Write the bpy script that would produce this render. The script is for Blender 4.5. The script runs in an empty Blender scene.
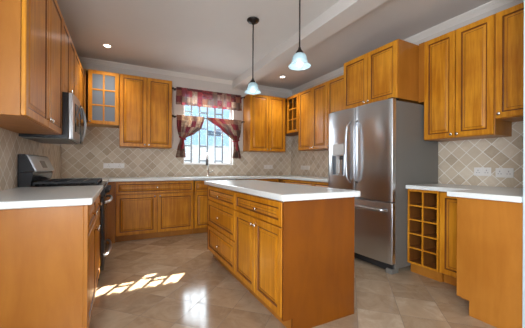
import bpy, bmesh, math, random
from mathutils import Vector, Matrix
from math import radians, sin, cos, pi
random.seed(4)
SC = bpy.context.scene
COL = SC.collection

# ------------------------------------------------------------------ camera, world, sun, lights, exposure
H, FPX, CYPX = 1.10, 273.8, 166.44
yaw, roll = radians(27.45), radians(0.276)
fwd = Vector((sin(yaw), cos(yaw), 0)); r0 = Vector((cos(yaw), -sin(yaw), 0)); u0 = Vector((0, 0, 1))
right = cos(roll)*r0 + sin(roll)*u0; up = -sin(roll)*r0 + cos(roll)*u0
cd = bpy.data.cameras.new('camera'); cam = bpy.data.objects.new('camera', cd); COL.objects.link(cam)
cam.matrix_world = Matrix(((right.x, up.x, -fwd.x, 0), (right.y, up.y, -fwd.y, 0), (right.z, up.z, -fwd.z, H), (0, 0, 0, 1)))
cd.sensor_fit = 'HORIZONTAL'; cd.sensor_width = 36; cd.lens = 36*FPX/525
cd.shift_y = (CYPX-164)/525; cd.clip_start = .02
SC.camera = cam

W = bpy.data.worlds.new('sky'); SC.world = W; W.use_nodes = True
wn = W.node_tree; bg = wn.nodes['Background']
sky = wn.nodes.new('ShaderNodeTexSky'); sky.sky_type = 'NISHITA'; sky.sun_disc = False
sky.sun_elevation = radians(40); sky.sun_rotation = radians(30)
wn.links.new(sky.outputs[0], bg.inputs[0]); bg.inputs[1].default_value = 0.62

SUN_DIR = Vector((-1.25, -2.11, -2.10)).normalized()
sd = bpy.data.lights.new('sun', 'SUN'); sd.energy = 42; sd.angle = radians(.35); sd.color = (1, .93, .82)
so = bpy.data.objects.new('sun', sd); COL.objects.link(so)
so.rotation_euler = SUN_DIR.to_track_quat('-Z', 'Y').to_euler(); so.location = (6, 12, 12)

def area(name, loc, target, sx, sy, power, color):
    d = bpy.data.lights.new(name, 'AREA'); d.shape = 'RECTANGLE'; d.size = sx; d.size_y = sy; d.energy = power; d.color = color
    o = bpy.data.objects.new(name, d); COL.objects.link(o); o.location = loc
    o.rotation_euler = (Vector(target)-Vector(loc)).to_track_quat('-Z', 'Y').to_euler(); return o
area('rear_fill_light', (0.6, -2.55, 1.1), (1.2, 3, 2.3), 3.4, 1.8, 30, (.86, .93, 1))  # added fill from behind the camera, no window stands there
area('left_fill_light', (-.72, -.2, 1.35), (2.4, 1.1, 1.55), 1.8, 1.4, 165, (.84, .92, 1))  # unseen fill, added to brighten the faces that look left
area('kitchen_window_light', (1.455, 5.16, 1.75), (1.40, 3, 1.0), .9, 1.2, 42, (.86, .93, 1))

SC.view_settings.view_transform = 'Standard'; SC.view_settings.look = 'None'
SC.view_settings.gamma = 1; SC.view_settings.use_curve_mapping = False
SC.view_settings.exposure = 0.36

# ------------------------------------------------------------------ materials
def newmat(name):
    m = bpy.data.materials.new(name); m.use_nodes = True
    return m, m.node_tree.nodes, m.node_tree.links, m.node_tree.nodes['Principled BSDF']
def lin(r, g, b):
    f = lambda c: (c/255/12.92 if c/255 <= .04045 else ((c/255+.055)/1.055)**2.4)
    return (f(r), f(g), f(b), 1)
def simple(name, col, rough=.5, metal=0., bump=0, bscale=60, coat=0, spec=.5, var=.06, vscale=6):
    """plain material with a slight procedural tone variation"""
    m, n, l, p = newmat(name)
    p.inputs['Roughness'].default_value = rough; p.inputs['Metallic'].default_value = metal
    p.inputs['Coat Weight'].default_value = coat; p.inputs['Specular IOR Level'].default_value = spec
    t = n.new('ShaderNodeTexCoord'); z = n.new('ShaderNodeTexNoise'); z.inputs['Scale'].default_value = vscale; z.inputs['Detail'].default_value = 4
    l.new(t.outputs['Object'], z.inputs['Vector'])
    mx = n.new('ShaderNodeMix'); mx.data_type = 'RGBA'
    mx.inputs['A'].default_value = tuple(c*(1-var) for c in col[:3])+(1,); mx.inputs['B'].default_value = tuple(min(1, c*(1+var)) for c in col[:3])+(1,)
    l.new(z.outputs['Fac'], mx.inputs['Factor']); l.new(mx.outputs['Result'], p.inputs['Base Color'])
    if bump:
        z2 = n.new('ShaderNodeTexNoise'); z2.inputs['Scale'].default_value = bscale; l.new(t.outputs['Object'], z2.inputs['Vector'])
        b = n.new('ShaderNodeBump'); b.inputs['Strength'].default_value = bump; b.inputs['Distance'].default_value = .005
        l.new(z2.outputs['Fac'], b.inputs['Height']); l.new(b.outputs[0], p.inputs['Normal'])
    return m
def wood(name, c1, c2, rough=.33, coat=.25, seed=0., grain=(30, 30, 2.2)):
    m, n, l, p = newmat(name)
    t = n.new('ShaderNodeNewGeometry'); mp = n.new('ShaderNodeMapping'); mp.inputs['Scale'].default_value = grain; mp.inputs['Location'].default_value = (seed, seed*2, seed*.7)
    l.new(t.outputs['Position'], mp.inputs['Vector'])
    a = n.new('ShaderNodeTexNoise'); a.inputs['Scale'].default_value = 1; a.inputs['Detail'].default_value = 6; a.inputs['Roughness'].default_value = .62; a.inputs['Distortion'].default_value = .6
    l.new(mp.outputs[0], a.inputs['Vector'])
    c = n.new('ShaderNodeTexNoise'); c.inputs['Scale'].default_value = 2.6; c.inputs['Detail'].default_value = 3
    l.new(t.outputs['Position'], c.inputs['Vector'])
    ad = n.new('ShaderNodeMath'); ad.operation = 'MULTIPLY_ADD'; ad.inputs[1].default_value = .55
    l.new(a.outputs['Fac'], ad.inputs[0])
    sc = n.new('ShaderNodeMath'); sc.operation = 'MULTIPLY'; sc.inputs[1].default_value = .45
    l.new(c.outputs['Fac'], sc.inputs[0]); l.new(sc.outputs[0], ad.inputs[2])
    rp = n.new('ShaderNodeValToRGB'); rp.color_ramp.elements[0].position = .39; rp.color_ramp.elements[1].position = .61
    rp.color_ramp.elements[0].color = c2; rp.color_ramp.elements[1].color = c1
    l.new(ad.outputs[0], rp.inputs[0]); l.new(rp.outputs[0], p.inputs['Base Color'])
    p.inputs['Roughness'].default_value = rough; p.inputs['Coat Weight'].default_value = coat; p.inputs['Coat Roughness'].default_value = .22; p.inputs['Specular IOR Level'].default_value = .32
    b = n.new('ShaderNodeBump'); b.inputs['Strength'].default_value = .08; b.inputs['Distance'].default_value = .002
    l.new(a.outputs['Fac'], b.inputs['Height']); l.new(b.outputs[0], p.inputs['Normal'])
    return m
def tiles(name, axes, size, off, cols, grout, gw, rough, marble=.5, bump=.3, coat=0):
    """square tiles laid diagonally, a random tone per tile, mottled stone inside each"""
    m, n, l, p = newmat(name)
    g = n.new('ShaderNodeNewGeometry'); s = n.new('ShaderNodeSeparateXYZ'); l.new(g.outputs['Position'], s.inputs[0])
    def math_(op, a, b=None):
        q = n.new('ShaderNodeMath'); q.operation = op
        for i, v in enumerate((a, b)):
            if v is None: continue
            if isinstance(v, (int, float)): q.inputs[i].default_value = v
            else: l.new(v, q.inputs[i])
        return q.outputs[0]
    A, B = s.outputs[axes[0]], s.outputs[axes[1]]
    k = 1/(size*math.sqrt(2))
    U = math_('MULTIPLY', math_('SUBTRACT', math_('SUBTRACT', A, B), off[0]), k)
    V = math_('MULTIPLY', math_('SUBTRACT', math_('ADD', A, B), off[1]), k)
    def edge(x):
        f = math_('FRACT', x); return math_('MINIMUM', f, math_('SUBTRACT', 1., f))
    E_ = math_('MINIMUM', edge(U), edge(V))
    mask = n.new('ShaderNodeMapRange'); mask.inputs[1].default_value = gw*.5; mask.inputs[2].default_value = gw*1.1
    l.new(E_, mask.inputs[0])
    cb = n.new('ShaderNodeCombineXYZ'); l.new(math_('FLOOR', U), cb.inputs[0]); l.new(math_('FLOOR', V), cb.inputs[1])
    wnz = n.new('ShaderNodeTexWhiteNoise'); wnz.noise_dimensions = '2D'; l.new(cb.outputs[0], wnz.inputs['Vector'])
    z = n.new('ShaderNodeTexNoise'); z.inputs['Scale'].default_value = 1.6/size; z.inputs['Detail'].default_value = 7; z.inputs['Roughness'].default_value = .65; z.inputs['Distortion'].default_value = 1.2
    va = n.new('ShaderNodeVectorMath'); va.operation = 'MULTIPLY_ADD'; va.inputs[1].default_value = (7, 7, 7)
    l.new(cb.outputs[0], va.inputs[0]); l.new(g.outputs['Position'], va.inputs[2]); l.new(va.outputs[0], z.inputs['Vector'])
    v = math_('ADD', math_('MULTIPLY', wnz.outputs['Value'], 1-marble), math_('MULTIPLY', z.outputs['Fac'], marble))
    rp = n.new('ShaderNodeValToRGB'); els = rp.color_ramp.elements
    els[0].position = .12; els[0].color = cols[0]; els[1].position = .88; els[1].color = cols[-1]
    for i, c in enumerate(cols[1:-1]): e = els.new(.12+.76*(i+1)/(len(cols)-1)); e.color = c
    l.new(v, rp.inputs[0])
    mx = n.new('ShaderNodeMix'); mx.data_type = 'RGBA'; mx.inputs['A'].default_value = grout
    l.new(mask.outputs[0], mx.inputs['Factor']); l.new(rp.outputs[0], mx.inputs['B']); l.new(mx.outputs['Result'], p.inputs['Base Color'])
    rr = n.new('ShaderNodeMapRange'); rr.inputs[3].default_value = .75; rr.inputs[4].default_value = rough
    l.new(mask.outputs[0], rr.inputs[0])
    rz = math_('ADD', rr.outputs[0], math_('MULTIPLY', math_('SUBTRACT', z.outputs['Fac'], .5), .12)); l.new(rz, p.inputs['Roughness'])
    b = n.new('ShaderNodeBump'); b.inputs['Strength'].default_value = bump; b.inputs['Distance'].default_value = .003
    l.new(mask.outputs[0], b.inputs['Height']); l.new(b.outputs[0], p.inputs['Normal'])
    return m
def emit(name, col, s):
    m, n, l, p = newmat(name)
    p.inputs['Base Color'].default_value = col; p.inputs['Emission Color'].default_value = col; p.inputs['Emission Strength'].default_value = s
    return m
def thin_glass(name, tint, refl=.08, rough=.02):
    m, n, l, p = newmat(name); n.remove(p)
    t = n.new('ShaderNodeBsdfTransparent'); t.inputs[0].default_value = tint
    g = n.new('ShaderNodeBsdfGlossy'); g.inputs['Roughness'].default_value = rough
    x = n.new('ShaderNodeMixShader'); x.inputs[0].default_value = refl; l.new(t.outputs[0], x.inputs[1]); l.new(g.outputs[0], x.inputs[2])
    l.new(x.outputs[0], n['Material Output'].inputs[0]); return m
def frosted(name, col, trans=.5, clear=0):
    m, n, l, p = newmat(name); n.remove(p)
    t = n.new('ShaderNodeBsdfTranslucent'); t.inputs[0].default_value = col
    d = n.new('ShaderNodeBsdfPrincipled'); d.inputs['Base Color'].default_value = col; d.inputs['Roughness'].default_value = .25
    z = n.new('ShaderNodeTexNoise'); z.inputs['Scale'].default_value = 30; tc = n.new('ShaderNodeTexCoord'); l.new(tc.outputs['Object'], z.inputs['Vector'])
    b = n.new('ShaderNodeBump'); b.inputs['Strength'].default_value = .1; l.new(z.outputs['Fac'], b.inputs['Height']); l.new(b.outputs[0], d.inputs['Normal'])
    x = n.new('ShaderNodeMixShader'); x.inputs[0].default_value = trans; l.new(d.outputs[0], x.inputs[1]); l.new(t.outputs[0], x.inputs[2])
    c = n.new('ShaderNodeBsdfTransparent'); y = n.new('ShaderNodeMixShader'); y.inputs[0].default_value = clear; l.new(x.outputs[0], y.inputs[1]); l.new(c.outputs[0], y.inputs[2])
    l.new(y.outputs[0], n['Material Output'].inputs[0]); return m
def patchwork(name, clear):
    """sheer patchwork cloth in burgundy, cream, sage and gold squares"""
    m, n, l, p = newmat(name)
    uv = n.new('ShaderNodeUVMap'); s = n.new('ShaderNodeSeparateXYZ'); l.new(uv.outputs[0], s.inputs[0])
    def mm(op, a, b):
        q = n.new('ShaderNodeMath'); q.operation = op
        l.new(a, q.inputs[0]); q.inputs[1].default_value = b; return q.outputs[0]
    cb = n.new('ShaderNodeCombineXYZ'); l.new(mm('FLOOR', mm('MULTIPLY', s.outputs[0], 11), 0), cb.inputs[0]); l.new(mm('FLOOR', mm('MULTIPLY', s.outputs[1], 9.5), 0), cb.inputs[1])
    w = n.new('ShaderNodeTexWhiteNoise'); w.noise_dimensions = '2D'; l.new(cb.outputs[0], w.inputs['Vector'])
    rp = n.new('ShaderNodeValToRGB'); rp.color_ramp.interpolation = 'CONSTANT'; e = rp.color_ramp.elements
    pal = [lin(128, 56, 60), lin(170, 146, 124), lin(142, 116, 100), lin(150, 62, 68), lin(180, 158, 134), lin(112, 94, 82), lin(158, 112, 88), lin(132, 56, 66)]
    e[0].color = pal[0]; e[1].position = 1/8; e[1].color = pal[1]
    for i in range(2, 8): q = e.new(i/8); q.color = pal[i]
    l.new(w.outputs['Value'], rp.inputs[0])
    z = n.new('ShaderNodeTexNoise'); z.inputs['Scale'].default_value = 34; z.inputs['Detail'].default_value = 3; l.new(uv.outputs[0], z.inputs['Vector'])
    st = n.new('ShaderNodeMapRange'); st.inputs[1].default_value = .46; st.inputs[2].default_value = .58; l.new(z.outputs['Fac'], st.inputs[0])
    k = n.new('ShaderNodeMath'); k.operation = 'MULTIPLY'; k.inputs[1].default_value = .45; l.new(st.outputs[0], k.inputs[0])
    mx = n.new('ShaderNodeMix'); mx.data_type = 'RGBA'; mx.inputs['B'].default_value = lin(128, 64, 58)
    l.new(k.outputs[0], mx.inputs['Factor']); l.new(rp.outputs[0], mx.inputs['A'])
    p.inputs['Roughness'].default_value = .85; l.new(mx.outputs['Result'], p.inputs['Base Color'])
    t = n.new('ShaderNodeBsdfTranslucent'); l.new(mx.outputs['Result'], t.inputs[0])
    x = n.new('ShaderNodeMixShader'); x.inputs[0].default_value = .4; l.new(p.outputs[0], x.inputs[1]); l.new(t.outputs[0], x.inputs[2])
    tr = n.new('ShaderNodeBsdfTransparent'); y = n.new('ShaderNodeMixShader'); y.inputs[0].default_value = clear
    l.new(x.outputs[0], y.inputs[1]); l.new(tr.outputs[0], y.inputs[2]); l.new(y.outputs[0], n['Material Output'].inputs[0])
    return m
def steel(name, col, rough, aniso=.6):
    m, n, l, p = newmat(name)
    p.inputs['Metallic'].default_value = 1; p.inputs['Base Color'].default_value = col; p.inputs['Anisotropic'].default_value = aniso; p.inputs['Anisotropic Rotation'].default_value = .25
    g = n.new('ShaderNodeNewGeometry'); mp = n.new('ShaderNodeMapping'); mp.inputs['Scale'].default_value = (3, 3, 900)
    l.new(g.outputs['Position'], mp.inputs['Vector']); z = n.new('ShaderNodeTexNoise'); z.inputs['Scale'].default_value = 1; z.inputs['Detail'].default_value = 3
    l.new(mp.outputs[0], z.inputs['Vector'])
    r = n.new('ShaderNodeMapRange'); r.inputs[3].default_value = rough; r.inputs[4].default_value = rough*1.001
    tg = n.new('ShaderNodeTangent'); tg.direction_type = 'RADIAL'; tg.axis = 'Z'; l.new(tg.outputs[0], p.inputs['Tangent'])
    l.new(z.outputs['Fac'], r.inputs[0]); l.new(r.outputs[0], p.inputs['Roughness'])
    return m

M = {}
M['wood'] = wood('honey_maple', lin(214, 144, 38), lin(176, 106, 16), .36, .12)
M['island_panel'] = wood('shade_darkened_maple_veneer', lin(128, 68, 1), lin(112, 56, 1), .45, .15, 3.1, (9, 9, 1.4))  # island end veneer, its shade put into a darker orange
M['panel'] = wood('honey_maple_veneer', lin(178, 114, 40), lin(162, 99, 29), .42, .2, 3.1, (9, 9, 1.4))
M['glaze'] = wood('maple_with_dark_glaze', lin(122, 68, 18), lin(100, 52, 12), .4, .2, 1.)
M['inside'] = wood('pale_cabinet_lining', lin(205, 160, 100), lin(190, 145, 85), .5, 0, 5.)
M['dark_inside'] = wood('shade_brown_lining', lin(130, 78, 32), lin(110, 62, 22), .5, 0, 5.)  # brown darkened to stand for the shade inside the rack cubbies
M['counter'] = simple('cream_quartz', lin(226, 230, 228), .25, var=.08, vscale=90, coat=.2)
M['wall'] = simple('warm_grey_paint', lin(206, 198, 190), .7, var=.02, bump=.05, bscale=180)
M['ceil'] = simple('ceiling_paint', lin(206, 200, 194), .75, var=.02, bump=.04, bscale=150)
M['trim'] = simple('white_trim_paint', lin(220, 214, 206), .5, var=.02)
M['jamb'] = simple('pale_blue_jamb_paint', lin(186, 204, 214), .5, var=.02)
TC = [lin(176, 156, 133), lin(194, 176, 153), lin(203, 186, 164), lin(218, 204, 185)]
M['tile_side'] = tiles('travertine_backsplash_on_side_walls', (1, 2), .105, (.03, .02), TC, lin(228, 223, 214), .036, .72, .45)
M['tile_back'] = tiles('travertine_backsplash_on_back_wall', (0, 2), .105, (.05, .02), TC, lin(228, 223, 214), .036, .72, .45)
M['floor'] = tiles('polished_stone_floor', (0, 1), .305, (-1.635, 3.19), [lin(128, 104, 80), lin(156, 132, 106), lin(178, 156, 130), lin(208, 192, 170)], lin(122, 102, 80), .009, .13, .66, .15)
M['steel_dark'] = steel('dark_brushed_stainless', (.34, .33, .33, 1), .32)
M['steel'] = steel('brushed_stainless', (.62, .65, .68, 1), .30)
M['steel_grey'] = simple('grey_painted_steel', lin(112, 108, 102), .5, var=.03, bump=.05, bscale=300)
M['chrome'] = simple('satin_nickel', (.72, .69, .65, 1), .22, 1, var=.03)
M['black'] = simple('black_enamel', lin(22, 23, 28), .22, var=.1)
M['iron'] = simple('cast_iron', lin(26, 27, 30), .55, var=.15, vscale=50)
M['blackglass'] = simple('black_glass', lin(14, 15, 18), .06, var=.05)
M['bronze'] = simple('oil_rubbed_bronze', lin(44, 36, 32), .4, .6, var=.1)
M['shade'] = frosted('frosted_pendant_glass', (.62, .78, .83, 1), .3, .42)
M['bulb'] = emit('cool_bulb', (.88, .97, 1, 1), 1.7)
M['down'] = emit('downlight_diffuser', (1, .93, .85, 1), 14)
M['frost_pane'] = frosted('frosted_cabinet_glass', lin(130, 140, 152), .3)
M['clear_pane'] = thin_glass('clear_cabinet_glass', (.9, .9, .9, 1))
M['pane'] = thin_glass('window_glass', (.95, .97, .97, 1))
M['white'] = simple('white_plastic', lin(222, 216, 210), .35, var=.01)
M['bars'] = simple('grey_painted_bar', lin(124, 124, 122), .5, var=.02)
M['socket_grey'] = simple('socket_grey', lin(168, 160, 156), .5, var=.03)
M['silver'] = simple('silver_plastic', lin(196, 194, 190), .35, .3, var=.03)
M['recess'] = simple('dispenser_plastic', lin(86, 98, 108), .3, var=.05)
M['display'] = simple('grey_display_strip', lin(90, 88, 84), .3, var=.05)
M['dark'] = simple('dark_rubber', lin(34, 33, 33), .6, var=.05)
M['valance'] = patchwork('sheer_patchwork_valance', .26)
M['curtain'] = patchwork('sheer_patchwork_curtain', .10)
M['tie'] = simple('burgundy_tie_cloth', lin(146, 44, 50), .85, var=.25, vscale=40)
M['stucco'] = simple('white_stucco', lin(240, 238, 234), .9, var=.02)
M['bluewall'] = simple('pale_blue_stucco', lin(190, 214, 226), .9, var=.02)
M['rooftile'] = simple('brown_roof_tile', lin(120, 84, 66), .8, var=.2, vscale=12)
M['pave'] = simple('pale_concrete', lin(206, 200, 190), .9, var=.08)

# ------------------------------------------------------------------ mesh helpers
class Fr:
    """frame of a run of furniture: a along its front, b out of the front, z up"""
    def __init__(s, o, u, n): s.o, s.u, s.n = Vector(o), Vector(u), Vector(n)
    def __call__(s, a, b, z): return s.o + a*s.u + b*s.n + Vector((0, 0, z))
WORLD = Fr((0, 0, 0), (1, 0, 0), (0, 1, 0))
def box(bm, a0, a1, b0, b1, z0, z1, fr=WORLD, mi=0):
    v = [bm.verts.new(fr(a, b, z)) for a in (a0, a1) for b in (b0, b1) for z in (z0, z1)]
    for q in ((0, 1, 3, 2), (4, 6, 7, 5), (0, 4, 5, 1), (2, 3, 7, 6), (0, 2, 6, 4), (1, 5, 7, 3)):
        f = bm.faces.new([v[i] for i in q]); f.material_index = mi
def lathe(bm, prof, c, axis=(0, 0, 1), seg=20, mi=0):
    ax = Vector(axis).normalized(); t = Vector((1, 0, 0)) if abs(ax.x) < .9 else Vector((0, 1, 0))
    e1 = ax.cross(t).normalized(); e2 = ax.cross(e1); c = Vector(c); rings = []
    for r, h in prof:
        if r < 1e-5: rings.append([bm.verts.new(c+ax*h)])
        else: rings.append([bm.verts.new(c+ax*h+(e1*cos(2*pi*i/seg)+e2*sin(2*pi*i/seg))*r) for i in range(seg)])
    for A, B in zip(rings, rings[1:]):
        for i in range(seg):
            j = (i+1) % seg
            q = [A[0], B[i], B[j]] if len(A) == 1 else [A[i], A[j], B[0]] if len(B) == 1 else [A[i], A[j], B[j], B[i]]
            if len(A) == 1 and len(B) == 1: continue
            f = bm.faces.new(q); f.material_index = mi; f.smooth = True
def tube(bm, pts, r, seg=10, mi=0, squash=1.):
    pts = [Vector(p) for p in pts]; rings = []; prev = None
    for i, p in enumerate(pts):
        d = (pts[min(i+1, len(pts)-1)]-pts[max(i-1, 0)]).normalized()
        if prev is None:
            t = Vector((0, 0, 1)) if abs(d.z) < .9 else Vector((1, 0, 0)); e1 = d.cross(t).normalized()
        else: e1 = (prev-d*prev.dot(d)).normalized()
        prev = e1; e2 = d.cross(e1); rr = r[i] if isinstance(r, (list, tuple)) else r
        rings.append([bm.verts.new(p+(e1*cos(2*pi*k/seg)+e2*sin(2*pi*k/seg)*squash)*rr) for k in range(seg)])
    for A, B in zip(rings, rings[1:]):
        for k in range(seg):
            f = bm.faces.new([A[k], A[(k+1) % seg], B[(k+1) % seg], B[k]]); f.smooth = True; f.material_index = mi
    for e in (rings[0], rings[-1]):
        f = bm.faces.new(e); f.material_index = mi
def prism(bm, poly, a0, a1, fr, mi=0):
    """poly of (b, z) swept along a"""
    A = [bm.verts.new(fr(a0, b, z)) for b, z in poly]; B = [bm.verts.new(fr(a1, b, z)) for b, z in poly]; n = len(poly)
    for i in range(n): bm.faces.new([A[i], A[(i+1) % n], B[(i+1) % n], B[i]]).material_index = mi
    bm.faces.new(A).material_index = mi; bm.faces.new(B).material_index = mi
def BM(): return bmesh.new()
def wloc(o):
    v = Vector((0, 0, 0))
    while o is not None: v += o.location; o = o.parent
    return v
def obj(name, bm, mat, parent=None, bevel=0, loc=None, seg=2, recalc=True):
    off = Vector(loc) if loc is not None else Vector((0, 0, 0))
    if parent is not None: off = wloc(parent)
    if recalc: bmesh.ops.recalc_face_normals(bm, faces=bm.faces[:])
    bmesh.ops.translate(bm, vec=-off, verts=bm.verts[:])
    me = bpy.data.meshes.new(name); bm.to_mesh(me); bm.free()
    for m in (mat if isinstance(mat, (list, tuple)) else [mat]): me.materials.append(M[m])
    o = bpy.data.objects.new(name, me); COL.objects.link(o)
    if parent is not None: o.parent = parent
    elif loc is not None: o.location = off
    if bevel:
        md = o.modifiers.new('bevel', 'BEVEL'); md.width = bevel; md.segments = seg; md.limit_method = 'ANGLE'; md.angle_limit = radians(40)
    return o
def thing(name, label, cat, loc, group=None):
    o = bpy.data.objects.new(name, None); COL.objects.link(o); o.location = loc; o.empty_display_size = .1
    return tag(o, label, cat, group)
def tag(o, label, cat, group=None, kind=None):
    if label: o['label'] = label
    if cat: o['category'] = cat
    if group: o['group'] = group
    if kind: o['kind'] = kind
    return o
def struct(name, bm, mat, parent=None, bevel=0):
    o = obj(name, bm, mat, parent, bevel)
    if parent is None: o['kind'] = 'structure'
    return o
def ring_panel(bm, fr, a0, a1, z0, z1, rings, fill=True):
    """nested rectangles at (inset, b, material of the band that leads to it)"""
    prev = None
    for ins, b, mi in rings:
        c = [bm.verts.new(fr(a, b, z)) for a, z in ((a0+ins, z0+ins), (a1-ins, z0+ins), (a1-ins, z1-ins), (a0+ins, z1-ins))]
        if prev:
            for i in range(4): bm.faces.new([prev[i], prev[(i+1) % 4], c[(i+1) % 4], c[i]]).material_index = mi
        prev = c
    if fill: bm.faces.new(prev)
def front(parent, kind, fr, a0, a1, z0, z1, knob=None, fw=None):
    """raised panel door or drawer front with its knob"""
    g = .0025; a0 += g; a1 -= g; z0 += g; z1 -= g
    if fw is None: fw = .052 if kind == 'door' else .034
    bm = BM()
    c = [bm.verts.new(fr(a, -.02, z)) for a, z in ((a0, z0), (a1, z0), (a1, z1), (a0, z1))]; bm.faces.new(c)
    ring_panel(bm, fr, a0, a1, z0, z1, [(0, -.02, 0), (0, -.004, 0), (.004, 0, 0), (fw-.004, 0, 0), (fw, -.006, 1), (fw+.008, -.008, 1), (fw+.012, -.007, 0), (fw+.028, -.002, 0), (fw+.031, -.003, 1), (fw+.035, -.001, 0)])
    bmesh.ops.remove_doubles(bm, verts=bm.verts[:], dist=1e-5)
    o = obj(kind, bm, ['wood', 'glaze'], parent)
    if knob:
        b = BM(); lathe(b, [(0, -.001), (.006, -.001), (.005, .010), (.007, .014), (.0145, .019), (.015, .024), (.010, .029), (0, .030)], fr(knob[0], 0, knob[1]), fr.n, 14)
        obj('knob', b, 'chrome', o)
    return o
def glass_front(parent, fr, a0, a1, z0, z1, pane, knob=None, cols=2, rows=3, fw=.05):
    g = .0025; a0 += g; a1 -= g; z0 += g; z1 -= g; bm = BM()
    box(bm, a0, a0+fw, -.02, 0, z0, z1, fr); box(bm, a1-fw, a1, -.02, 0, z0, z1, fr)
    box(bm, a0+fw, a1-fw, -.02, 0, z0, z0+fw, fr); box(bm, a0+fw, a1-fw, -.02, 0, z1-fw, z1, fr)
    A0, A1, Z0, Z1 = a0+fw, a1-fw, z0+fw, z1-fw
    for i in range(1, cols): m = A0+(A1-A0)*i/cols; box(bm, m-.011, m+.011, -.017, -.002, Z0, Z1, fr)
    for i in range(1, rows): m = Z0+(Z1-Z0)*i/rows; box(bm, A0, A1, -.0165, -.0025, m-.011, m+.011, fr)
    o = obj('door', bm, 'wood', parent, .003)
    b = BM(); box(b, A0-.005, A1+.005, -.013, -.009, Z0-.005, Z1+.005, fr); obj('glass_pane', b, pane, o)
    if knob:
        b = BM(); lathe(b, [(0, -.001), (.006, -.001), (.005, .010), (.007, .014), (.0145, .019), (.015, .024), (.010, .029), (0, .030)], fr(knob[0], 0, knob[1]), fr.n, 14); obj('knob', b, 'chrome', o)
    return o
def cabinet(name, label, fr, a0, a1, z0, z1, depth, fronts, toe=0, group=None, mat='panel', hollow=False):
    a0 += .0008; a1 -= .0008
    t = thing(name, label, 'cabinet', fr((a0+a1)/2, -depth/2, 0 if toe else z0), group)
    bm = BM()
    if hollow:
        w = .018
        box(bm, a0, a0+w, -depth, -.0215, z0, z1, fr); box(bm, a1-w, a1, -depth, -.0215, z0, z1, fr)
        box(bm, a0+w, a1-w, -depth, -depth+w, z0, z1, fr, 1)
        box(bm, a0+w, a1-w, -depth+w, -.0215, z0, z0+w, fr, 1); box(bm, a0+w, a1-w, -depth+w, -.0215, z1-w, z1, fr, 1)
    else: box(bm, a0, a1, -depth, -.0215, z0, z1, fr)
    if toe: box(bm, a0+.001, a1-.001, -depth, -.085, 0, z0, fr)
    obj('body', bm, [mat, 'inside' if hollow != 'dark' else 'dark_inside'], t, .0015)
    for f in fronts:
        if f[0] == 'glass': glass_front(t, fr, f[1], f[2], f[3], f[4], f[6], f[5])
        else: front(t, *((f[0], fr)+tuple(f[1:])))
    return t

XL, XR, YB, ZC = -.78, 3.27, 4.95, 2.73
# ------------------------------------------------------------------ the setting
bm = BM(); box(bm, XL-.15, 3.42, -2.6, YB+.15, -.1, 0); struct('floor', bm, 'floor')
bm = BM(); box(bm, XL-.15, 3.42, -2.6, YB+.15, ZC, ZC+.1); struct('ceiling', bm, 'ceil')
bm = BM(); box(bm, XL-.15, XL, -2.6, YB+.15, 0, ZC); wl = struct('wall_left', bm, 'wall')
bm = BM(); box(bm, XL, XL+.006, 1.86, YB-.0005, .90, 1.375); box(bm, XL, XL+.006, 2.99, 3.79, .60, .90); obj('backsplash', bm, 'tile_side', wl)
WX0, WX1, WZ0, WZ1 = .99, 1.93, 1.125, 2.44
bm = BM(); box(bm, XL, WX0, YB, YB+.15, 0, ZC); box(bm, WX1, XR, YB, YB+.15, 0, ZC); box(bm, WX0, WX1, YB, YB+.15, 0, WZ0); box(bm, WX0, WX1, YB, YB+.15, WZ1, ZC)
wb = struct('wall_back', bm, 'wall')
bm = BM(); box(bm, XL+.0065, WX0, YB-.006, YB, .90, 1.40); box(bm, XL+.0065, -.017, YB-.006, YB, 1.40, 1.699); box(bm, 2.93, XR-.0065, YB-.006, YB, 1.40, 1.749); box(bm, WX1, XR-.0065, YB-.006, YB, .90, 1.40); box(bm, WX0, WX1, YB-.006, YB, .90, WZ0); obj('backsplash', bm, 'tile_back', wb)
bm = BM(); box(bm, XR, XR+.15, -2.6, YB+.15, 0, ZC); wr = struct('wall_right', bm, 'wall')
bm = BM(); box(bm, XR-.006, XR, .80, YB-.0005, .90, 1.392); box(bm, XR-.006, XR, 4.2115, YB-.0065, 1.392, 1.749); box(bm, XR-.006, XR, .79, 1.204, 1.392, 1.526); obj('backsplash', bm, 'tile_side', wr)
bm = BM(); box(bm, 2.285, XR, .66, .785, 0, ZC); struct('wall_front', bm, 'jamb')
bm = BM(); box(bm, XL, XR, -2.75, -2.6, 0, ZC); struct('wall_rear', bm, 'wall')
# dropped beam and crown mouldings
bm = BM(); box(bm, 1.895, 2.135, -2.6, YB, 2.60, ZC); struct('trim_1', bm, 'ceil', bevel=.004)
CR = [(0, -.09), (.008, -.09), (.014, -.078), (.030, -.062), (.036, -.050), (.050, -.040), (.066, -.022), (.074, -.016), (.078, 0), (0, 0)]
CR = [(b*.72, z*.72) for b, z in CR]
FB = Fr((0, YB, ZC), (1, 0, 0), (0, -1, 0)); FRW = Fr((XR, 0, ZC), (0, 1, 0), (-1, 0, 0)); FLW = Fr((XL, 0, ZC), (0, 1, 0), (1, 0, 0))
bm = BM(); prism(bm, CR, XL, 1.894, FB); struct('trim_2', bm, 'trim')
bm = BM(); prism(bm, CR, 2.136, XR, FB); struct('trim_3', bm, 'trim')
bm = BM(); prism(bm, CR, .786, YB-.06, FRW); struct('trim_4', bm, 'trim')

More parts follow.
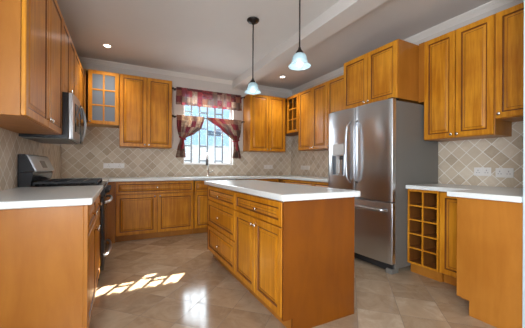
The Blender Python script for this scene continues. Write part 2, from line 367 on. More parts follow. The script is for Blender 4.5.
# window: frame, glass, bars, sill
bm = BM(); f_ = .035; y0, y1 = 5.02, 5.06
box(bm, WX0, WX0+f_, y0, y1, WZ0, WZ1); box(bm, WX1-f_, WX1, y0, y1, WZ0, WZ1); box(bm, WX0+f_, WX1-f_, y0, y1, WZ0, WZ0+f_); box(bm, WX0+f_, WX1-f_, y0, y1, WZ1-f_, WZ1)
win = struct('window_1', bm, 'white', bevel=.003)
bm = BM(); box(bm, WX0+f_-.004, WX1-f_+.004, 5.038, 5.043, WZ0+f_-.004, WZ1-f_+.004); obj('window_pane', bm, 'pane', win)
bm = BM()
xs = [WX0+.02+(WX1-WX0-.04)*i/6 for i in range(7)]
for x in xs[1:-1]: box(bm, x-.014, x+.014, 5.082, 5.098, WZ0, WZ1)
for i in range(0, 6, 2):
    a, b = (WX0 if i == 0 else xs[i]), (WX1 if i == 5 else xs[i+1])
    for z in (1.20, 1.475, 1.80, 2.10, 2.272): box(bm, a, b, 5.083, 5.097, z-.013, z+.013)
obj('security_bars', bm, 'bars', win)
bm = BM(); box(bm, WX0-.02, WX1+.02, YB-.03, 5.02, WZ0-.0005, WZ0+.014); obj('window_sill', bm, 'white', win, .004)

# ------------------------------------------------------------------ left run
FL = Fr((-.165, 0, 0), (0, 1, 0), (1, 0, 0))
DL = .608
c = cabinet('base_cabinet', 'wide end base cabinet left of the range, plain orange side panel facing the room', FL, 1.90, 2.985, .10, .874, DL,
    [('drawer', 1.925, 2.44, .69, .865, (2.19, .775)), ('drawer', 2.445, 2.98, .69, .865, (2.71, .775)), ('door', 1.925, 2.44, .105, .685, (2.40, .62)), ('door', 2.445, 2.98, .105, .685, (2.49, .62))], .1)
bm = BM(); box(bm, 1.88, 1.8995, -DL, -.022, 0, .874, FL); box(bm, 1.88, 1.922, -.022, -.001, .105, .874, FL); obj('end_panel', bm, 'panel', c, .002)
bm = BM(); box(bm, XL+.0065, -.14, 1.835, 2.992, .875, .915)
tag(obj('countertop', bm, 'counter', None, .007, (-.46, 2.41, .875)), 'short cream stone countertop between the range and the open near end', 'countertop')
FLU = Fr((-.465, 0, 0), (0, 1, 0), (1, 0, 0)); DU = .3145
cabinet('wall_cabinet', 'tall wall cabinet on the left wall, large blank side facing the room, beside the microwave', FLU, 1.94, 3.02, 1.372, 2.45, DU,
    [('door', 1.945, 2.475, 1.375, 2.445, (2.44, 1.43)), ('door', 2.48, 3.018, 1.375, 2.445, (2.515, 1.43))])
cabinet('wall_cabinet', 'short wall cabinet directly above the stainless microwave', FLU, 3.022, 3.782, 1.768, 2.45, DU,
    [('door', 3.025, 3.40, 1.771, 2.445, (3.37, 1.85)), ('door', 3.405, 3.78, 1.771, 2.445, (3.435, 1.85))])
cabinet('wall_cabinet', 'wall cabinet in the left corner past the microwave, next to the glass-fronted cabinet', FLU, 3.784, YB-.001, 1.70, 2.45, DU,
    [('door', 3.787, 4.20, 1.703, 2.445, (3.83, 1.75)), ('door', 4.205, 4.58, 1.703, 2.445, (4.54, 1.75))])
# corner base between range and back wall
cabinet('base_cabinet', 'blind corner base cabinet between the range and the back run', FL, 3.79, YB-.007, .09, .874, DL,
    [('drawer', 3.795, 4.30, .69, .865, (4.05, .775)), ('door', 3.795, 4.30, .095, .685, (3.85, .62))], .1)

# range
t = thing('gas_range', 'stainless and black freestanding gas range with raised backguard', 'stove', (-.46, 3.39, 0))
R0, R1 = 3.005, 3.775
bm = BM(); box(bm, R0, R1, -.585, .0, .09, .895, FL); obj('body', bm, 'black', t, .004)
bm = BM(); box(bm, R0, R1, -.585, .025, .896, .918, FL); obj('cooktop', bm, 'black', t, .006)
bm = BM(); prism(bm, [(-.605, .80), (-.52, .919), (-.50, 1.02), (-.505, 1.04), (-.605, 1.04)], R0, R1, FL); obj('backguard_base', bm, 'black', t, .002)
bm = BM(); BG = [(-.605, 1.041), (-.505, 1.041), (-.49, 1.05), (-.545, 1.185), (-.56, 1.195), (-.605, 1.195)]
prism(bm, BG, R0, R0+.02, FL); obj('backguard_end', bm, 'black', t, .004)
bm = BM(); prism(bm, BG, R1-.02, R1, FL); obj('backguard_end', bm, 'black', t, .004)
bm = BM(); prism(bm, [(-.60, 1.041), (-.495, 1.041), (-.482, 1.05), (-.537, 1.185), (-.55, 1.195), (-.60, 1.195)], R0+.021, R1-.021, FL); bgd = obj('backguard', bm, 'steel', t, .004)
bm = BM(); prism(bm, [(-.520, 1.075), (-.490, 1.075), (-.518, 1.145), (-.540, 1.145)], 3.30, 3.48, FL); obj('display', bm, 'display', bgd)
for i, (a, w) in enumerate(((3.135, .24), (3.39, .24), (3.645, .24))):
    bm = BM(); z = .936
    for da in (-w/2+.006, 0, w/2-.006): box(bm, a+da-.006, a+da+.006, -.50, -.03, z, z+.016, FL)
    for b in (-.50, -.385, -.265, -.145, -.03): box(bm, a-w/2, a+w/2, b-.006, b+.006, z+.001, z+.017, FL)
    for da in (-w/2+.006, w/2-.006):
        for b in (-.50, -.03): box(bm, a+da-.007, a+da+.007, b-.007, b+.007, .918, z+.002, FL)
    obj('grate', bm, 'iron', t, .002)
for a, b in ((3.15, -.40), (3.15, -.14), (3.39, -.27), (3.63, -.40), (3.63, -.14)):
    bm = BM(); lathe(bm, [(0, 0), (.05, 0), (.05, .006), (.036, .008), (.036, .013), (0, .014)], FL(a, b, .918)); obj('burner', bm, 'iron', t)
bm = BM(); prism(bm, [(0, .80), (.022, .80), (.04, .83), (.035, .893), (0, .894)], R0, R1, FL); cp = obj('control_panel', bm, 'black', t, .003)
for i in range(5):
    bm = BM(); lathe(bm, [(0, 0), (.022, 0), (.024, .006), (.019, .012), (.017, .034), (.012, .037), (0, .037)], FL(R0+.09+i*.147, .036, .853), (1, 0, .1), 16); obj('burner_knob', bm, 'iron', cp)
bm = BM(); box(bm, R0+.004, R1-.004, .001, .030, .262, .795, FL); dr = obj('oven_door', bm, 'black', t, .006)
bm = BM(); box(bm, R0+.12, R1-.12, .0305, .033, .36, .66, FL); obj('oven_window', bm, 'blackglass', dr)
def bow_handle(fr, a0, a1, z, b0, b1, r, parent, mat='steel', sag=0, n=14):
    bm = BM(); pts = []
    for i in range(n+1):
        s = i/n; k = sin(pi*s)**.35 if 0 < s < 1 else 0
        pts.append(fr(a0+(a1-a0)*s, b0+(b1-b0)*k, z+sag*k))
    tube(bm, pts, r, 10); return obj('handle', bm, mat, parent)
bow_handle(FL, R0+.05, R1-.05, .745, .029, .082, .013, dr)
bm = BM(); box(bm, R0+.004, R1-.004, .001, .028, .10, .256, FL); dw = obj('storage_drawer', bm, 'black', t, .006)
bow_handle(FL, R0+.06, R1-.06, .225, .027, .075, .012, dw)
bm = BM(); box(bm, R0+.01, R1-.01, -.55, -.05, .035, .09, FL); obj('plinth', bm, 'dark', t)
for a in (R0+.05, R1-.05):
    for b in (-.52, -.03):
        bm = BM(); lathe(bm, [(0, 0), (.022, 0), (.022, .012), (.012, .016), (.012, .09), (0, .09)], FL(a, b, 0), seg=12); obj('foot', bm, 'dark', t)

# microwave
t = thing('microwave', 'stainless over-the-range microwave with bowed door and loop handle', 'microwave', (-.57, 3.40, 1.34))
m0, m1 = 3.026, 3.778
bm = BM(); box(bm, m0, m1, -.305, .045, 1.348, 1.765, FLU); obj('body', bm, 'black', t, .004)
bm = BM(); box(bm, m0+.02, m1-.02, -.29, .03, 1.340, 1.3475, FLU); obj('vent_grille', bm, 'steel_grey', t)
bm = BM(); N = 12; A0, A1 = m0, m1-.16
poly = [(A0+(A1-A0)*i/N, .070+.022*sin(pi*i/N)) for i in range(N+1)]
def curved_slab(bm, poly, z0, z1, back, fr):
    lo = [bm.verts.new(fr(a, b, z0)) for a, b in poly]+[bm.verts.new(fr(poly[-1][0], back, z0)), bm.verts.new(fr(poly[0][0], back, z0))]
    hi = [bm.verts.new(fr(a, b, z1)) for a, b in poly]+[bm.verts.new(fr(poly[-1][0], back, z1)), bm.verts.new(fr(poly[0][0], back, z1))]
    n = len(lo); bm.faces.new(lo); bm.faces.new(hi)
    for i in range(n):
        f = bm.faces.new([lo[i], lo[(i+1) % n], hi[(i+1) % n], hi[i]]); f.smooth = i < len(poly)-1
curved_slab(bm, poly, 1.342, 1.764, .046, FLU); dr = obj('door', bm, 'steel_dark', t, .003)
bm = BM(); pw = [(a, b+.0012) for a, b in poly[2:-1]]; curved_slab(bm, pw, 1.42, 1.69, .075, FLU); obj('door_window', bm, 'blackglass', dr)
bm = BM(); box(bm, m1-.158, m1, .046, .078, 1.342, 1.764, FLU); obj('control_panel', bm, 'blackglass', t, .003)
bm = BM(); hp = []
for i in range(21):
    s = i/20; k = sin(pi*s)**.6 if 0 < s < 1 else 0
    hp.append(FLU(A1-.03, .078+.040*k, 1.365+.375*s))
tube(bm, hp, .013, 10); obj('handle', bm, 'steel_dark', dr)

# ------------------------------------------------------------------ back run
FBU = Fr((0, 4.62, 0), (1, 0, 0), (0, -1, 0)); DBU = YB-4.62-.001
cabinet('wall_cabinet', 'short wall cabinet with a six-pane frosted glass door, left of the window', FBU, -.463, -.018, 1.70, 2.485, DBU,
    [('glass', -.415, -.022, 1.703, 2.48, (-.39, 1.735), 'frost_pane')], hollow=True)
cabinet('wall_cabinet', 'tall two-door wall cabinet just left of the curtained window', FBU, -.015, .745, 1.391, 2.485, DBU,
    [('door', -.012, .363, 1.395, 2.48, (.335, 1.43)), ('door', .367, .742, 1.395, 2.48, (.395, 1.43))])
cabinet('wall_cabinet', 'tall two-door wall cabinet just right of the curtained window', FBU, 2.135, 2.928, 1.391, 2.465, DBU,
    [('door', 2.14, 2.53, 1.395, 2.46, (2.50, 1.43)), ('door', 2.535, 2.905, 1.395, 2.46, (2.565, 1.43))])
FBB = Fr((0, 4.39, 0), (1, 0, 0), (0, -1, 0)); DBB = YB-4.39-.007
b = cabinet('base_cabinet', 'two-door base cabinet with one wide drawer, on the back wall by the range', FBB, -.06, 1.05, .09, .874, DBB,
    [('drawer', -.055, 1.045, .69, .865, (.495, .778)), ('door', -.055, .494, .095, .682, (.46, .645)), ('door', .499, 1.045, .095, .682, (.535, .645))], .1)
bm = BM(); box(bm, -.164, -.0605, -.045, -.022, 0, .874, FBB); obj('filler_strip', bm, 'panel', b)
cabinet('base_cabinet', 'sink base cabinet under the curtained window, behind the island', FBB, 1.052, 1.95, .09, .70, DBB,
    [('drawer', 1.056, 1.946, .69, .865, None), ('door', 1.056, 1.498, .095, .682, (1.465, .645)), ('door', 1.503, 1.946, .095, .682, (1.535, .645))], .1)
cabinet('base_cabinet', 'base cabinet right of the sink, only its top showing over the island', FBB, 1.952, 2.628, .09, .874, DBB,
    [('drawer', 1.956, 2.624, .69, .865, (2.29, .778)), ('door', 1.956, 2.288, .095, .682, (2.25, .645)), ('door', 2.292, 2.624, .095, .682, (2.33, .645))], .1)
FRB = Fr((2.655, 0, 0), (0, 1, 0), (-1, 0, 0)); DRB = XR-2.655-.007
cabinet('base_cabinet', 'drawer base cabinet on the right wall between corner and fridge', FRB, 2.85, YB-.008, .09, .874, DRB,
    [('drawer', 2.855, 3.40, .69, .865, (3.10, .778)), ('drawer', 3.405, 4.28, .69, .865, (3.83, .778)), ('door', 2.855, 3.40, .095, .682, (3.36, .645)), ('door', 3.405, 3.84, .095, .682, (3.80, .645)), ('door', 3.845, 4.28, .095, .682, (3.88, .645))], .1)
# long worktop: left corner, back wall with sink cut-out, right wall
bm = BM(); SX0, SX1, SY0, SY1 = 1.10, 1.78, 4.44, 4.76
oc = [(XL+.0065, 3.79), (-.14, 3.79), (-.14, 4.365), (2.63, 4.365), (2.63, 2.84), (XR-.0065, 2.84), (XR-.0065, YB-.0065), (XL+.0065, YB-.0065)]
hc = [(SX0, SY0), (SX1, SY0), (SX1, SY1), (SX0, SY1)]
def plate(bm, outer, hole, z0, z1):
    es = []
    for loop in (outer, hole):
        if not loop: continue
        vs = [bm.verts.new((x, y, z0)) for x, y in loop]
        es += [bm.edges.new((vs[i], vs[(i+1) % len(vs)])) for i in range(len(vs))]
    r = bmesh.ops.triangle_fill(bm, use_beauty=True, use_dissolve=True, edges=es)
    fs = [g for g in r['geom'] if isinstance(g, bmesh.types.BMFace)]
    e = bmesh.ops.extrude_face_region(bm, geom=fs); bmesh.ops.translate(bm, vec=(0, 0, z1-z0), verts=[g for g in e['geom'] if isinstance(g, bmesh.types.BMVert)])
plate(bm, oc, hc, .875, .915)
tag(obj('countertop', bm, 'counter', None, .006, (1.0, 4.66, .875)), 'long cream stone countertop round the back corner, under the window and faucet', 'countertop')
t = thing('kitchen_sink', 'stainless undermount sink set in the back countertop below the window', 'sink', (1.44, 4.6, .72))
bm = BM(); q = .004
box(bm, SX0+.002, SX1-.002, SY0+.002, SY1-.002, .705, .709)
for a in ((SX0+.002, SX0+.006, SY0+.002, SY1-.002), (SX1-.006, SX1-.002, SY0+.002, SY1-.002), (SX0+.006, SX1-.006, SY0+.002, SY0+.006), (SX0+.006, SX1-.006, SY1-.006, SY1-.002)): box(bm, a[0], a[1], a[2], a[3], .709, .905)
obj('basin', bm, 'steel', t)
bm = BM(); lathe(bm, [(0, 0), (.04, 0), (.042, .003), (.03, .004), (0, .002)], (1.44, 4.6, .709)); obj('drain', bm, 'chrome', t)
t = thing('kitchen_faucet', 'tall nickel gooseneck faucet in front of the window', 'faucet', (1.40, 4.82, .915))
bm = BM(); lathe(bm, [(0, 0), (.03, 0), (.03, .01), (.022, .016), (.020, .12), (.016, .13), (0, .13)], (1.40, 4.82, .915)); obj('base', bm, 'chrome', t)
bm = BM(); pts = [(1.40, 4.82, 1.03), (1.40, 4.82, 1.24)]
for i in range(1, 13):
    a = pi*i/12*1.06; pts.append((1.40-.03*(1-cos(a)), 4.82-.065*(1-cos(a)), 1.24+.09*sin(a)))
tube(bm, pts, .012, 10); sp = obj('spout', bm, 'chrome', t)
e = Vector(pts[-1]); bm = BM(); tube(bm, [e+Vector((.002, .004, .01)), e+Vector((0, -.003, -.03)), e+Vector((0, -.006, -.11))], [.014, .018, .021], 12); obj('spray_head', bm, 'steel_grey', t)
bm = BM(); tube(bm, [(1.421, 4.82, .985), (1.45, 4.81, .99), (1.50, 4.80, 1.03)], [.009, .008, .006], 8); obj('lever', bm, 'chrome', t)

# ------------------------------------------------------------------ right run, uppers
FRU = Fr((2.93, 0, 0), (0, 1, 0), (-1, 0, 0)); DRU = XR-2.93-.001
cabinet('wall_cabinet', 'narrow short wall cabinet with a dark six-pane glass door in the right corner', FRU, 4.212, YB-.001, 1.75, 2.47, DRU,
    [('glass', 4.218, 4.60, 1.753, 2.465, (4.26, 1.79), 'clear_pane')], hollow='dark')
cabinet('wall_cabinet', 'tall two-door wall cabinet between the dark glass cabinet and the fridge', FRU, 3.41, 4.21, 1.395, 2.475, DRU,
    [('door', 3.413, 3.79, 1.398, 2.47, (3.76, 1.43)), ('door', 3.795, 4.207, 1.398, 2.47, (3.825, 1.43))])
cabinet('wall_cabinet', 'tall single-door wall cabinet half hidden behind the left edge of the fridge', FRU, 2.835, 3.408, 1.395, 2.475, DRU,
    [('door', 2.84, 3.404, 1.398, 2.47, (3.36, 1.43))])
FRF = Fr((2.58, 0, 0), (0, 1, 0), (-1, 0, 0))
cabinet('wall_cabinet', 'deep two-door cabinet directly above the stainless fridge', FRF, 1.905, 2.695, 1.83, 2.455, XR-2.58-.001,
    [('door', 1.91, 2.295, 1.833, 2.45, (2.27, 1.87)), ('door', 2.30, 2.69, 1.833, 2.45, (2.33, 1.87))])
c = cabinet('wall_cabinet', 'tall two-door wall cabinet right of the fridge, above the wine rack', FRU, 1.205, 1.842, 1.393, 2.468, DRU,
    [('door', 1.528, 1.839, 1.397, 2.463, (1.553, 1.43)), ('door', 1.209, 1.523, 1.397, 2.463, (1.498, 1.43))])
bm = BM(); box(bm, 1.843, 1.904, -.20, -.012, 1.815, 2.468, FRU); obj('filler_strip', bm, 'panel', c)
cabinet('wall_cabinet', 'shorter wall cabinet at the far right by the pale blue wall edge', FRU, .79, 1.203, 1.527, 2.468, DRU,
    [('door', .795, 1.2, 1.531, 2.463, (1.165, 1.57))])

# fridge
t = thing('refrigerator', 'stainless french door refrigerator with ice dispenser and bottom freezer', 'refrigerator', (2.83, 2.34, 0))
F0, F1 = 1.857, 2.825; FF = Fr((2.443, 0, 0), (0, 1, 0), (-1, 0, 0))
bm = BM(); box(bm, F0+.004, F1-.004, -.80, -.062, .05, 1.787, FF); obj('body', bm, 'steel_grey', t, .004)
def bowed(a0, a1, z0, z1, bow=.018, back=-.060, n=14):
    bm = BM(); P = []
    for i in range(n+1):
        s = i/n; e = min(s, 1-s); P.append((a0+(a1-a0)*s, bow*(1-(2*s-1)**2)-.010*max(0, 1-e/.03)**2))
    curved_slab(bm, P, z0, z1, back, FF); return bm
SPL = 2.365
d1 = obj('door', bowed(F0, SPL-.003, .742, 1.80), 'steel', t, .004)
d2 = obj('door', bowed(SPL+.003, F1, .742, 1.80), 'steel', t, .004)
fz = obj('freezer_drawer', bowed(F0, F1, .105, .732, .022), 'steel', t, .004)
def fridge_handle(a, lean, parent):
    bm = BM(); pts = []
    for i in range(25):
        s = i/24; k = min(1, s/.07, (1-s)/.07); k = k**.5
        pts.append(FF(a+lean*(sin(pi*s)), .004+.052*k+.012*sin(pi*s), .915+.72*s))
    tube(bm, pts, .010, 10); obj('handle', bm, 'steel', parent)
fridge_handle(SPL-.052, -.012, d1); fridge_handle(SPL+.055, .012, d2)
bm = BM(); pts = []
for i in range(25):
    s = i/24; k = min(1, s/.06, (1-s)/.06)**.5; pts.append(FF(1.905+.87*s, .010+.055*k+.014*sin(pi*s), .655))
tube(bm, pts, .015, 10); obj('handle', bm, 'steel', fz)
# ice and water dispenser set into the far door
bm = BM(); box(bm, 2.515, 2.715, -.003, .0185, 1.245, 1.385, FF); ds = obj('dispenser_panel', bm, 'silver', d2, .004)
bm = BM(); Z0, Z1 = 1.00, 1.24; box(bm, 2.515, 2.715, -.002, .0168, Z0, Z1, FF)
obj('dispenser_recess', bm, 'recess', d2, .003)
bm = BM(); box(bm, 2.507, 2.517, .0, .022, .99, 1.25, FF); box(bm, 2.713, 2.723, .0, .022, .99, 1.25, FF); box(bm, 2.517, 2.713, .0, .024, .985, 1.0, FF); obj('dispenser_surround', bm, 'steel', d2, .002)
bm = BM(); box(bm, 2.59, 2.635, .0165, .028, 1.02, 1.21, FF); obj('dispenser_paddle', bm, 'silver', d2, .004)
bm = BM(); box(bm, 2.535, 2.58, .0165, .026, 1.19, 1.235, FF); obj('water_spout', bm, 'dark', d2, .003)
bm = BM(); box(bm, F0+.02, F1-.02, -.12, -.045, .02, .10, FF); obj('base_grille', bm, 'dark', t, .004)
for a in (F0+.05, F1-.05):
    bm = BM(); box(bm, a-.035, a+.035, -.13, -.02, 0, .048, FF); obj('foot', bm, 'steel_grey', t, .004)
for a in (F0+.05, F1-.05):
    bm = BM(); box(bm, a-.03, a+.03, -.13, -.03, 1.801, 1.818, FF); obj('hinge_cover', bm, 'dark', t, .004)
for a in (F0+.06, F1-.06):
    bm = BM(); box(bm, a-.03, a+.03, -.74, -.66, 0, .05, FF); obj('rear_roller', bm, 'dark', t)

# wine rack, narrow cabinet, end base
FRK = Fr((2.675, 0, 0), (0, 1, 0), (-1, 0, 0)); DK = XR-2.675-.007
t = thing('wine_rack', 'open wooden wine rack of ten square cubbies beside the fridge', 'wine rack', (2.97, 1.66, 0))
k0, k1, z0, z1 = 1.531, 1.845, .105, .874; w = .016
def rack_piece(name, a0, a1, q0, q1, b1=-.001):
    # board coloured dark for the cubby shade, with a light maple front edge
    bm = BM(); box(bm, a0, a1, -DK+.02, b1-.012, q0, q1, FRK); box(bm, a0, a1, b1-.012, b1, q0, q1, FRK, 1); return obj(name, bm, ['dark_inside', 'wood'], t)
bm = BM()
box(bm, k0, k0+w, -DK, -.013, z0, z1, FRK, 0); box(bm, k1-w, k1, -DK, -.013, z0, z1, FRK, 0); box(bm, k0+w, k1-w, -DK, -.013, z1-.024, z1, FRK, 0); box(bm, k0+w, k1-w, -DK, -.013, z0, z0+.018, FRK, 0)
box(bm, k0, k0+w, -.013, 0, z0, z1, FRK, 1); box(bm, k1-w, k1, -.013, 0, z0, z1, FRK, 1); box(bm, k0+w, k1-w, -.013, 0, z1-.024, z1, FRK, 1); box(bm, k0+w, k1-w, -.013, 0, z0, z0+.018, FRK, 1)
obj('carcass', bm, ['dark_inside', 'wood'], t)
bm = BM(); box(bm, k0+w, k1-w, -DK, -DK+.02, z0+.018, z1-.024, FRK); obj('back_panel', bm, 'dark_inside', t)
am = (k0+k1)/2; rack_piece('divider', am-.007, am+.007, z0+.018, z1-.024, -.002)
for i in range(1, 5):
    z = z0+.018+(z1-.024-z0-.018)*i/5
    for q in ((k0+w, am-.007), (am+.007, k1-w)): rack_piece('shelf', q[0]+.0005, q[1]-.0005, z-.007, z+.007, -.003)
bm = BM(); box(bm, k0, k1, -DK, -.055, 0, z0-.0005, FRK); obj('plinth', bm, 'panel', t)
cabinet('base_cabinet', 'narrow base cabinet with a tall door between wine rack and end cabinet', FRK, 1.19, 1.529, .10, .874, DK,
    [('door', 1.194, 1.526, .105, .868, (1.235, .825))], .1)
FPN = Fr((0, 1.18, 0), (1, 0, 0), (0, 1, 0))
t = cabinet('base_cabinet', 'end base cabinet at the right with a big blank orange side panel', FPN, 2.322, XR-.007, .10, .874, .393,
    [('door', 2.325, 2.648, .105, .868, (2.60, .825))], .1)
bm = BM()
A = [(.788, 0), (1.094, 0), (1.094, .116), (1.179, .116), (1.179, .874), (.788, .874)]
FPP = Fr((2.30, 0, 0), (1, 0, 0), (0, 1, 0)); prism(bm, A, 0, .0215, FPP); obj('end_panel', bm, 'panel', t, .0015)
bm = BM(); plate(bm, [(2.262, .787), (XR-.0065, .787), (XR-.0065, 1.852), (2.645, 1.852), (2.645, 1.235), (2.262, 1.235)], None, .875, .915)
tag(obj('countertop', bm, 'counter', None, .006, (2.9, 1.3, .875)), 'cream stepped countertop above the wine rack, right of the fridge', 'countertop')

# ------------------------------------------------------------------ island
IX = .935; FI = Fr((IX, 0, 0), (0, 1, 0), (-1, 0, 0))
t = thing('kitchen_island', 'honey wood kitchen island with drawers and doors on its left face', 'kitchen island', (1.25, 2.36, 0))
bm = BM(); box(bm, 1.5225, 3.215, -.60, -.0215, .10, .877, FI); box(bm, 1.5225, 3.21, -.59, -.075, 0, .10, FI); obj('body', bm, 'panel', t, .002)
FE = Fr((0, 1.50, 0), (1, 0, 0), (0, 1, 0))
def ie(bm, y0, y1):
    pl = [(IX+.001, .10), (IX+.074, .10), (IX+.074, 0), (IX+.623, 0), (IX+.623, .877), (IX+.001, .877)]
    A = [bm.verts.new((x, y0, z)) for x, z in pl]; B = [bm.verts.new((x, y1, z)) for x, z in pl]
    for k in range(6): bm.faces.new([A[k], A[(k+1) % 6], B[(k+1) % 6], B[k]])
    bm.faces.new(A); bm.faces.new(B)
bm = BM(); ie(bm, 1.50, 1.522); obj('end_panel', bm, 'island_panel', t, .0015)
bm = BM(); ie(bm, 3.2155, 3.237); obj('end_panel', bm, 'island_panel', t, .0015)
S0, S1, S2 = 1.525, 2.345, 3.213; SM = 1.927
front(t, 'drawer', FI, S0, S1, .70, .868, (1.89, .775), .042)
front(t, 'door', FI, S0, SM-.001, .105, .696, (SM-.03, .645)); front(t, 'door', FI, SM+.001, S1, .105, .696, (SM+.03, .645))
front(t, 'drawer', FI, S1+.004, S2, .70, .868, (2.79, .775), .042)
front(t, 'drawer', FI, S1+.004, S2, .405, .696, (2.79, .55), .05); front(t, 'drawer', FI, S1+.004, S2, .105, .401, (2.79, .25), .05)
bm = BM(); box(bm, .905, 1.585, 1.465, 3.28, .8775, .922)
tag(obj('countertop', bm, 'counter', None, .009, (1.25, 2.36, .8775), 3), 'thick cream stone top of the kitchen island', 'countertop')

# ------------------------------------------------------------------ curtains
def cloth(rows, nu, amp, waves, y, phase):
    """rows of (z, x outer, x inner, fold scale); UVs follow the cloth"""
    bm = BM(); uvl = bm.loops.layers.uv.new('UVMap'); V = []; UV = {}
    for z, xo, xi, fs in rows:
        r = []
        for i in range(nu+1):
            s = i/nu; x = xo+(xi-xo)*s
            v = bm.verts.new((x, y+amp*fs*sin(2*pi*waves*s+phase)+amp*.4*fs*sin(2*pi*waves*2.3*s+z*5), z))
            UV[v] = (s*abs(rows[0][2]-rows[0][1])+phase, z); r.append(v)
        V.append(r)
    for A, B in zip(V, V[1:]):
        for i in range(nu):
            f = bm.faces.new([A[i], A[i+1], B[i+1], B[i]]); f.smooth = True
            for lp in f.loops: lp[uvl].uv = UV[lp.vert]
    return bm
def interp(keys, n):
    out = []; zs = [k[0] for k in keys]
    for i in range(n+1):
        z = zs[0]+(zs[-1]-zs[0])*i/n
        for k, q in zip(keys, keys[1:]):
            if q[0] <= z <= k[0]+1e-9:
                s = (k[0]-z)/(k[0]-q[0]); s = s*s*(3-2*s)*.5+s*.5
                out.append((z,)+tuple(a+(b-a)*s for a, b in zip(k[1:], q[1:]))); break
    return out
CY_ = 4.885
def rod(label, z, x0, x1):
    t = thing('curtain_rod', label, 'curtain rod', ((x0+x1)/2, CY_, z))
    bm = BM(); tube(bm, [(x0, CY_, z), (x1, CY_, z)], .008, 10); obj('pole', bm, 'bronze', t)
    for x, s in ((x0, -1), (x1, 1)):
        bm = BM(); lathe(bm, [(0, 0), (.010, 0), (.010, .006), (.018, .012), (.022, .026), (.016, .040), (0, .046)], (x, CY_, z), (s, 0, 0), 14); obj('finial', bm, 'bronze', t)
        bm = BM(); tube(bm, [(x-s*.02, CY_+.006, z), (x-s*.02, YB-.006, z)], .006, 8); lathe(bm, [(0, 0), (.02, 0), (.02, .006), (0, .006)], (x-s*.02, YB, z), (0, -1, 0), 12); obj('bracket', bm, 'bronze', t)
    return t
rod('upper dark bronze curtain rod holding the short valance', 2.435, .82, 2.12)
rod('lower dark bronze curtain rod holding the tied-back curtains', 1.962, .82, 2.125)
bm = cloth(interp([(2.465, .85, 2.06, .25), (2.43, .85, 2.06, .45), (2.30, .845, 2.065, .9), (2.165, .84, 2.07, 1.2)], 16), 130, .013, 13, CY_-.019, .0)
v = obj('valance', bm, 'valance', None, loc=(1.465, CY_, 2.45), recalc=False); tag(v, 'short patchwork valance hanging across the top of the window', 'valance')
md = v.modifiers.new('solid', 'SOLIDIFY'); md.thickness = .0012
LK = [(1.985, .855, 1.345, .3), (1.95, .855, 1.345, .5), (1.78, .86, 1.29, 1.2), (1.66, .88, 1.16, 1.4), (1.60, .92, 1.02, .8), (1.55, .915, .985, .8), (1.42, .875, 1.00, 1.1), (1.25, .845, 1.01, 1.3)]
RK = [(1.985, 2.07, 1.385, .3), (1.95, 2.07, 1.40, .5), (1.78, 2.06, 1.66, 1.2), (1.66, 2.04, 1.80, 1.4), (1.60, 2.00, 1.89, .8), (1.55, 2.00, 1.915, .8), (1.42, 2.035, 1.91, 1.1), (1.25, 2.07, 1.885, 1.3)]
for sgn, lab in ((1, 'patchwork curtain tied back on the left side of the window'), (-1, 'patchwork curtain tied back on the right side of the window')):
    mir = (lambda x: x) if sgn == 1 else (lambda x: 2.92-x)
    rows = interp(LK if sgn == 1 else RK, 30)
    bm = cloth(rows, 70, .012, 7, CY_-.021, 0 if sgn == 1 else .37)
    c = obj('curtain', bm, 'curtain', None, loc=(mir(1.0), CY_, 1.98), recalc=False); tag(c, lab, 'curtain', 'tied-back curtains')
    md = c.modifiers.new('solid', 'SOLIDIFY'); md.thickness = .0012
    bm = BM(); pts = [(mir(.915), CY_+.012, 1.615), (mir(.91), CY_-.04, 1.60), (mir(.955), CY_-.055, 1.575), (mir(1.01), CY_-.035, 1.565), (mir(1.01), CY_+.02, 1.575)]
    tube(bm, pts, .014, 8); tube(bm, [(mir(.955), CY_-.05, 1.58), (mir(.965), CY_-.055, 1.48), (mir(.95), CY_-.05, 1.40)], [.012, .018, .026], 8); obj('tieback', bm, 'tie', c)

# ------------------------------------------------------------------ lamps
def pendant(x, y, lab):
    t = thing('pendant_lamp', lab, 'pendant lamp', (x, y, ZC), 'pendants over the island')
    bm = BM(); lathe(bm, [(0, 0), (.068, 0), (.070, -.008), (.058, -.022), (.022, -.034), (.012, -.05), (0, -.05)], (x, y, ZC), seg=28); obj('ceiling_canopy', bm, 'bronze', t)
    bm = BM(); tube(bm, [(x, y, ZC-.045), (x, y, 2.075)], .0065, 10); obj('rod', bm, 'bronze', t)
    bm = BM(); lathe(bm, [(0, 2.08), (.010, 2.08), (.013, 2.065), (.030, 2.042), (.037, 2.024), (.030, 2.02), (.018, 1.99), (0, 1.99)], (x, y, 0), seg=24); obj('fitter_cap', bm, 'bronze', t)
    out = [(.034, 2.028), (.046, 2.020), (.055, 2.005), (.059, 1.985), (.063, 1.965), (.072, 1.947), (.086, 1.933), (.092, 1.929), (.093, 1.924)]
    bm = BM(); lathe(bm, out+[(r-.004, z) for r, z in out[::-1]], (x, y, 0), seg=32); obj('shade', bm, 'shade', t)
    bm = BM(); lathe(bm, [(.012, 1.995), (.014, 1.985), (.022, 1.972), (.028, 1.957), (.028, 1.944), (.020, 1.930), (0, 1.924)], (x, y, 0), seg=18); obj('bulb', bm, 'bulb', t)
    d = bpy.data.lights.new('pendant_glow', 'POINT'); d.energy = .45; d.color = (.82, .94, 1); d.shadow_soft_size = .03
    o = bpy.data.objects.new('pendant_glow', d); COL.objects.link(o); o.location = (0, 0, 1.885-ZC); o.parent = t
pendant(1.305, 2.755, 'bell glass pendant lamp nearer the window, its round ceiling mount in view')
pendant(1.305, 1.86, 'larger-looking bell glass pendant lamp over the near end of the island')
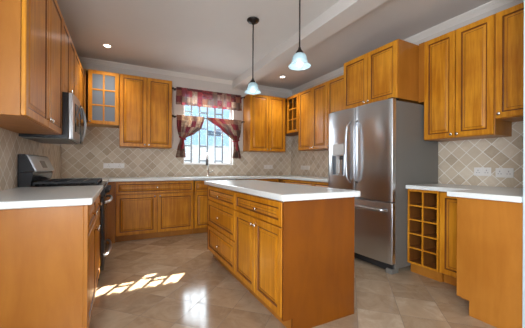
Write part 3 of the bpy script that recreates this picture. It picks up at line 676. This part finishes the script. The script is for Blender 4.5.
def downlight(x, y, lab):
    t = thing('recessed_downlight', lab, 'ceiling light', (x, y, ZC), 'recessed ceiling lights')
    bm = BM(); lathe(bm, [(.038, 0), (.062, 0), (.062, -.004), (.050, -.008), (.038, -.004), (.038, 0)], (x, y, ZC), seg=28); obj('trim_ring', bm, 'white', t)
    bm = BM(); lathe(bm, [(0, -.0015), (.037, -.0015), (.037, -.003), (0, -.0035)], (x, y, ZC), seg=24); obj('diffuser', bm, 'down', t)
    d = bpy.data.lights.new('downlight_beam', 'SPOT'); d.energy = 34; d.color = (1, .93, .84); d.spot_size = radians(125); d.spot_blend = .8; d.shadow_soft_size = .05
    o = bpy.data.objects.new('downlight_beam', d); COL.objects.link(o); o.location = (0, 0, -.02); o.parent = t
downlight(-.165, 4.28, 'recessed ceiling light over the left corner near the range')
downlight(2.61, 4.25, 'recessed ceiling light over the right back corner')

# ------------------------------------------------------------------ outlets
def outlet(lab, fr, a0, a1, z0, z1):
    t = thing('wall_outlet', lab, 'outlet', fr((a0+a1)/2, 0, (z0+z1)/2), 'double wall outlets')
    bm = BM(); box(bm, a0, a1, .0005, .011, z0, z1, fr); obj('faceplate', bm, 'white', t, .003)
    w = a1-a0; zm = (z0+z1)/2
    for k in (.25, .75):
        bm = BM(); a = a0+w*k; box(bm, a-.004, a+.004, .0111, .0125, zm+.006, zm+.020, fr)
        for s in (-1, 1): box(bm, a+s*.011-.005, a+s*.011+.005, .0111, .0125, zm-.014, zm-.006, fr)
        obj('socket', bm, 'socket_grey', t)
    for k in (.42, .58):
        bm = BM(); a = a0+w*k; box(bm, a-.006, a+.006, .0111, .015, zm+.012, zm+.032, fr); obj('rocker_switch', bm, 'white', t, .001)
OB = Fr((0, YB-.006, 0), (1, 0, 0), (0, -1, 0)); OR = Fr((XR-.006, 0, 0), (0, 1, 0), (-1, 0, 0))
outlet('white double outlet on the back wall left of the window', OB, -.235, .06, 1.06, 1.14)
outlet('white double outlet on the back wall right of the window', OB, 2.60, 2.80, 1.05, 1.13)
outlet('white double outlet on the right wall between corner and fridge', OR, 4.29, 4.58, 1.04, 1.12)
outlet('white double outlet near the fridge, above the stepped countertop', OR, 1.362, 1.508, 1.015, 1.10)
outlet('white double outlet nearest the pale blue wall edge', OR, 1.188, 1.325, 1.005, 1.095)

# ------------------------------------------------------------------ outside the window
bm = BM(); box(bm, -12, 16, YB+.16, 26, -.35, -.2); tag(obj('outside_ground', bm, 'pave', None), None, None, kind='structure')
t = thing('outside_boundary_wall', 'bright white boundary wall seen through the lower window', 'wall', (3, 7.6, -.2))
bm = BM(); box(bm, -6, 11, 7.5, 7.65, -.2, 1.62); obj('masonry', bm, 'stucco', t)
bm = BM(); box(bm, -6, 11, 7.46, 7.69, 1.62, 1.68); obj('coping', bm, 'stucco', t, .01)
t = thing('sun_blocking_house', 'pale blue house beyond the boundary wall, added to block the low sun', 'house', (3.5, 11, -.2))
yh = 10.0; zt = 1.94+(yh-4.9)*2.05/2.11  # house added as sun blocker, roof height follows the sun's slope
bm = BM(); box(bm, -5, 13, yh, yh+3, -.2, zt-.15); obj('house_wall', bm, 'bluewall', t)
bm = BM(); box(bm, -5.1, 13.1, yh-.1, yh+3.1, zt-.15, zt); obj('roof', bm, 'rooftile', t)
for i in range(4):
    bm = BM(); x = 1.0+i*1.9; box(bm, x, x+.55, yh-.03, yh-.005, 2.24, 2.42); obj('house_window', bm, 'recess', t)
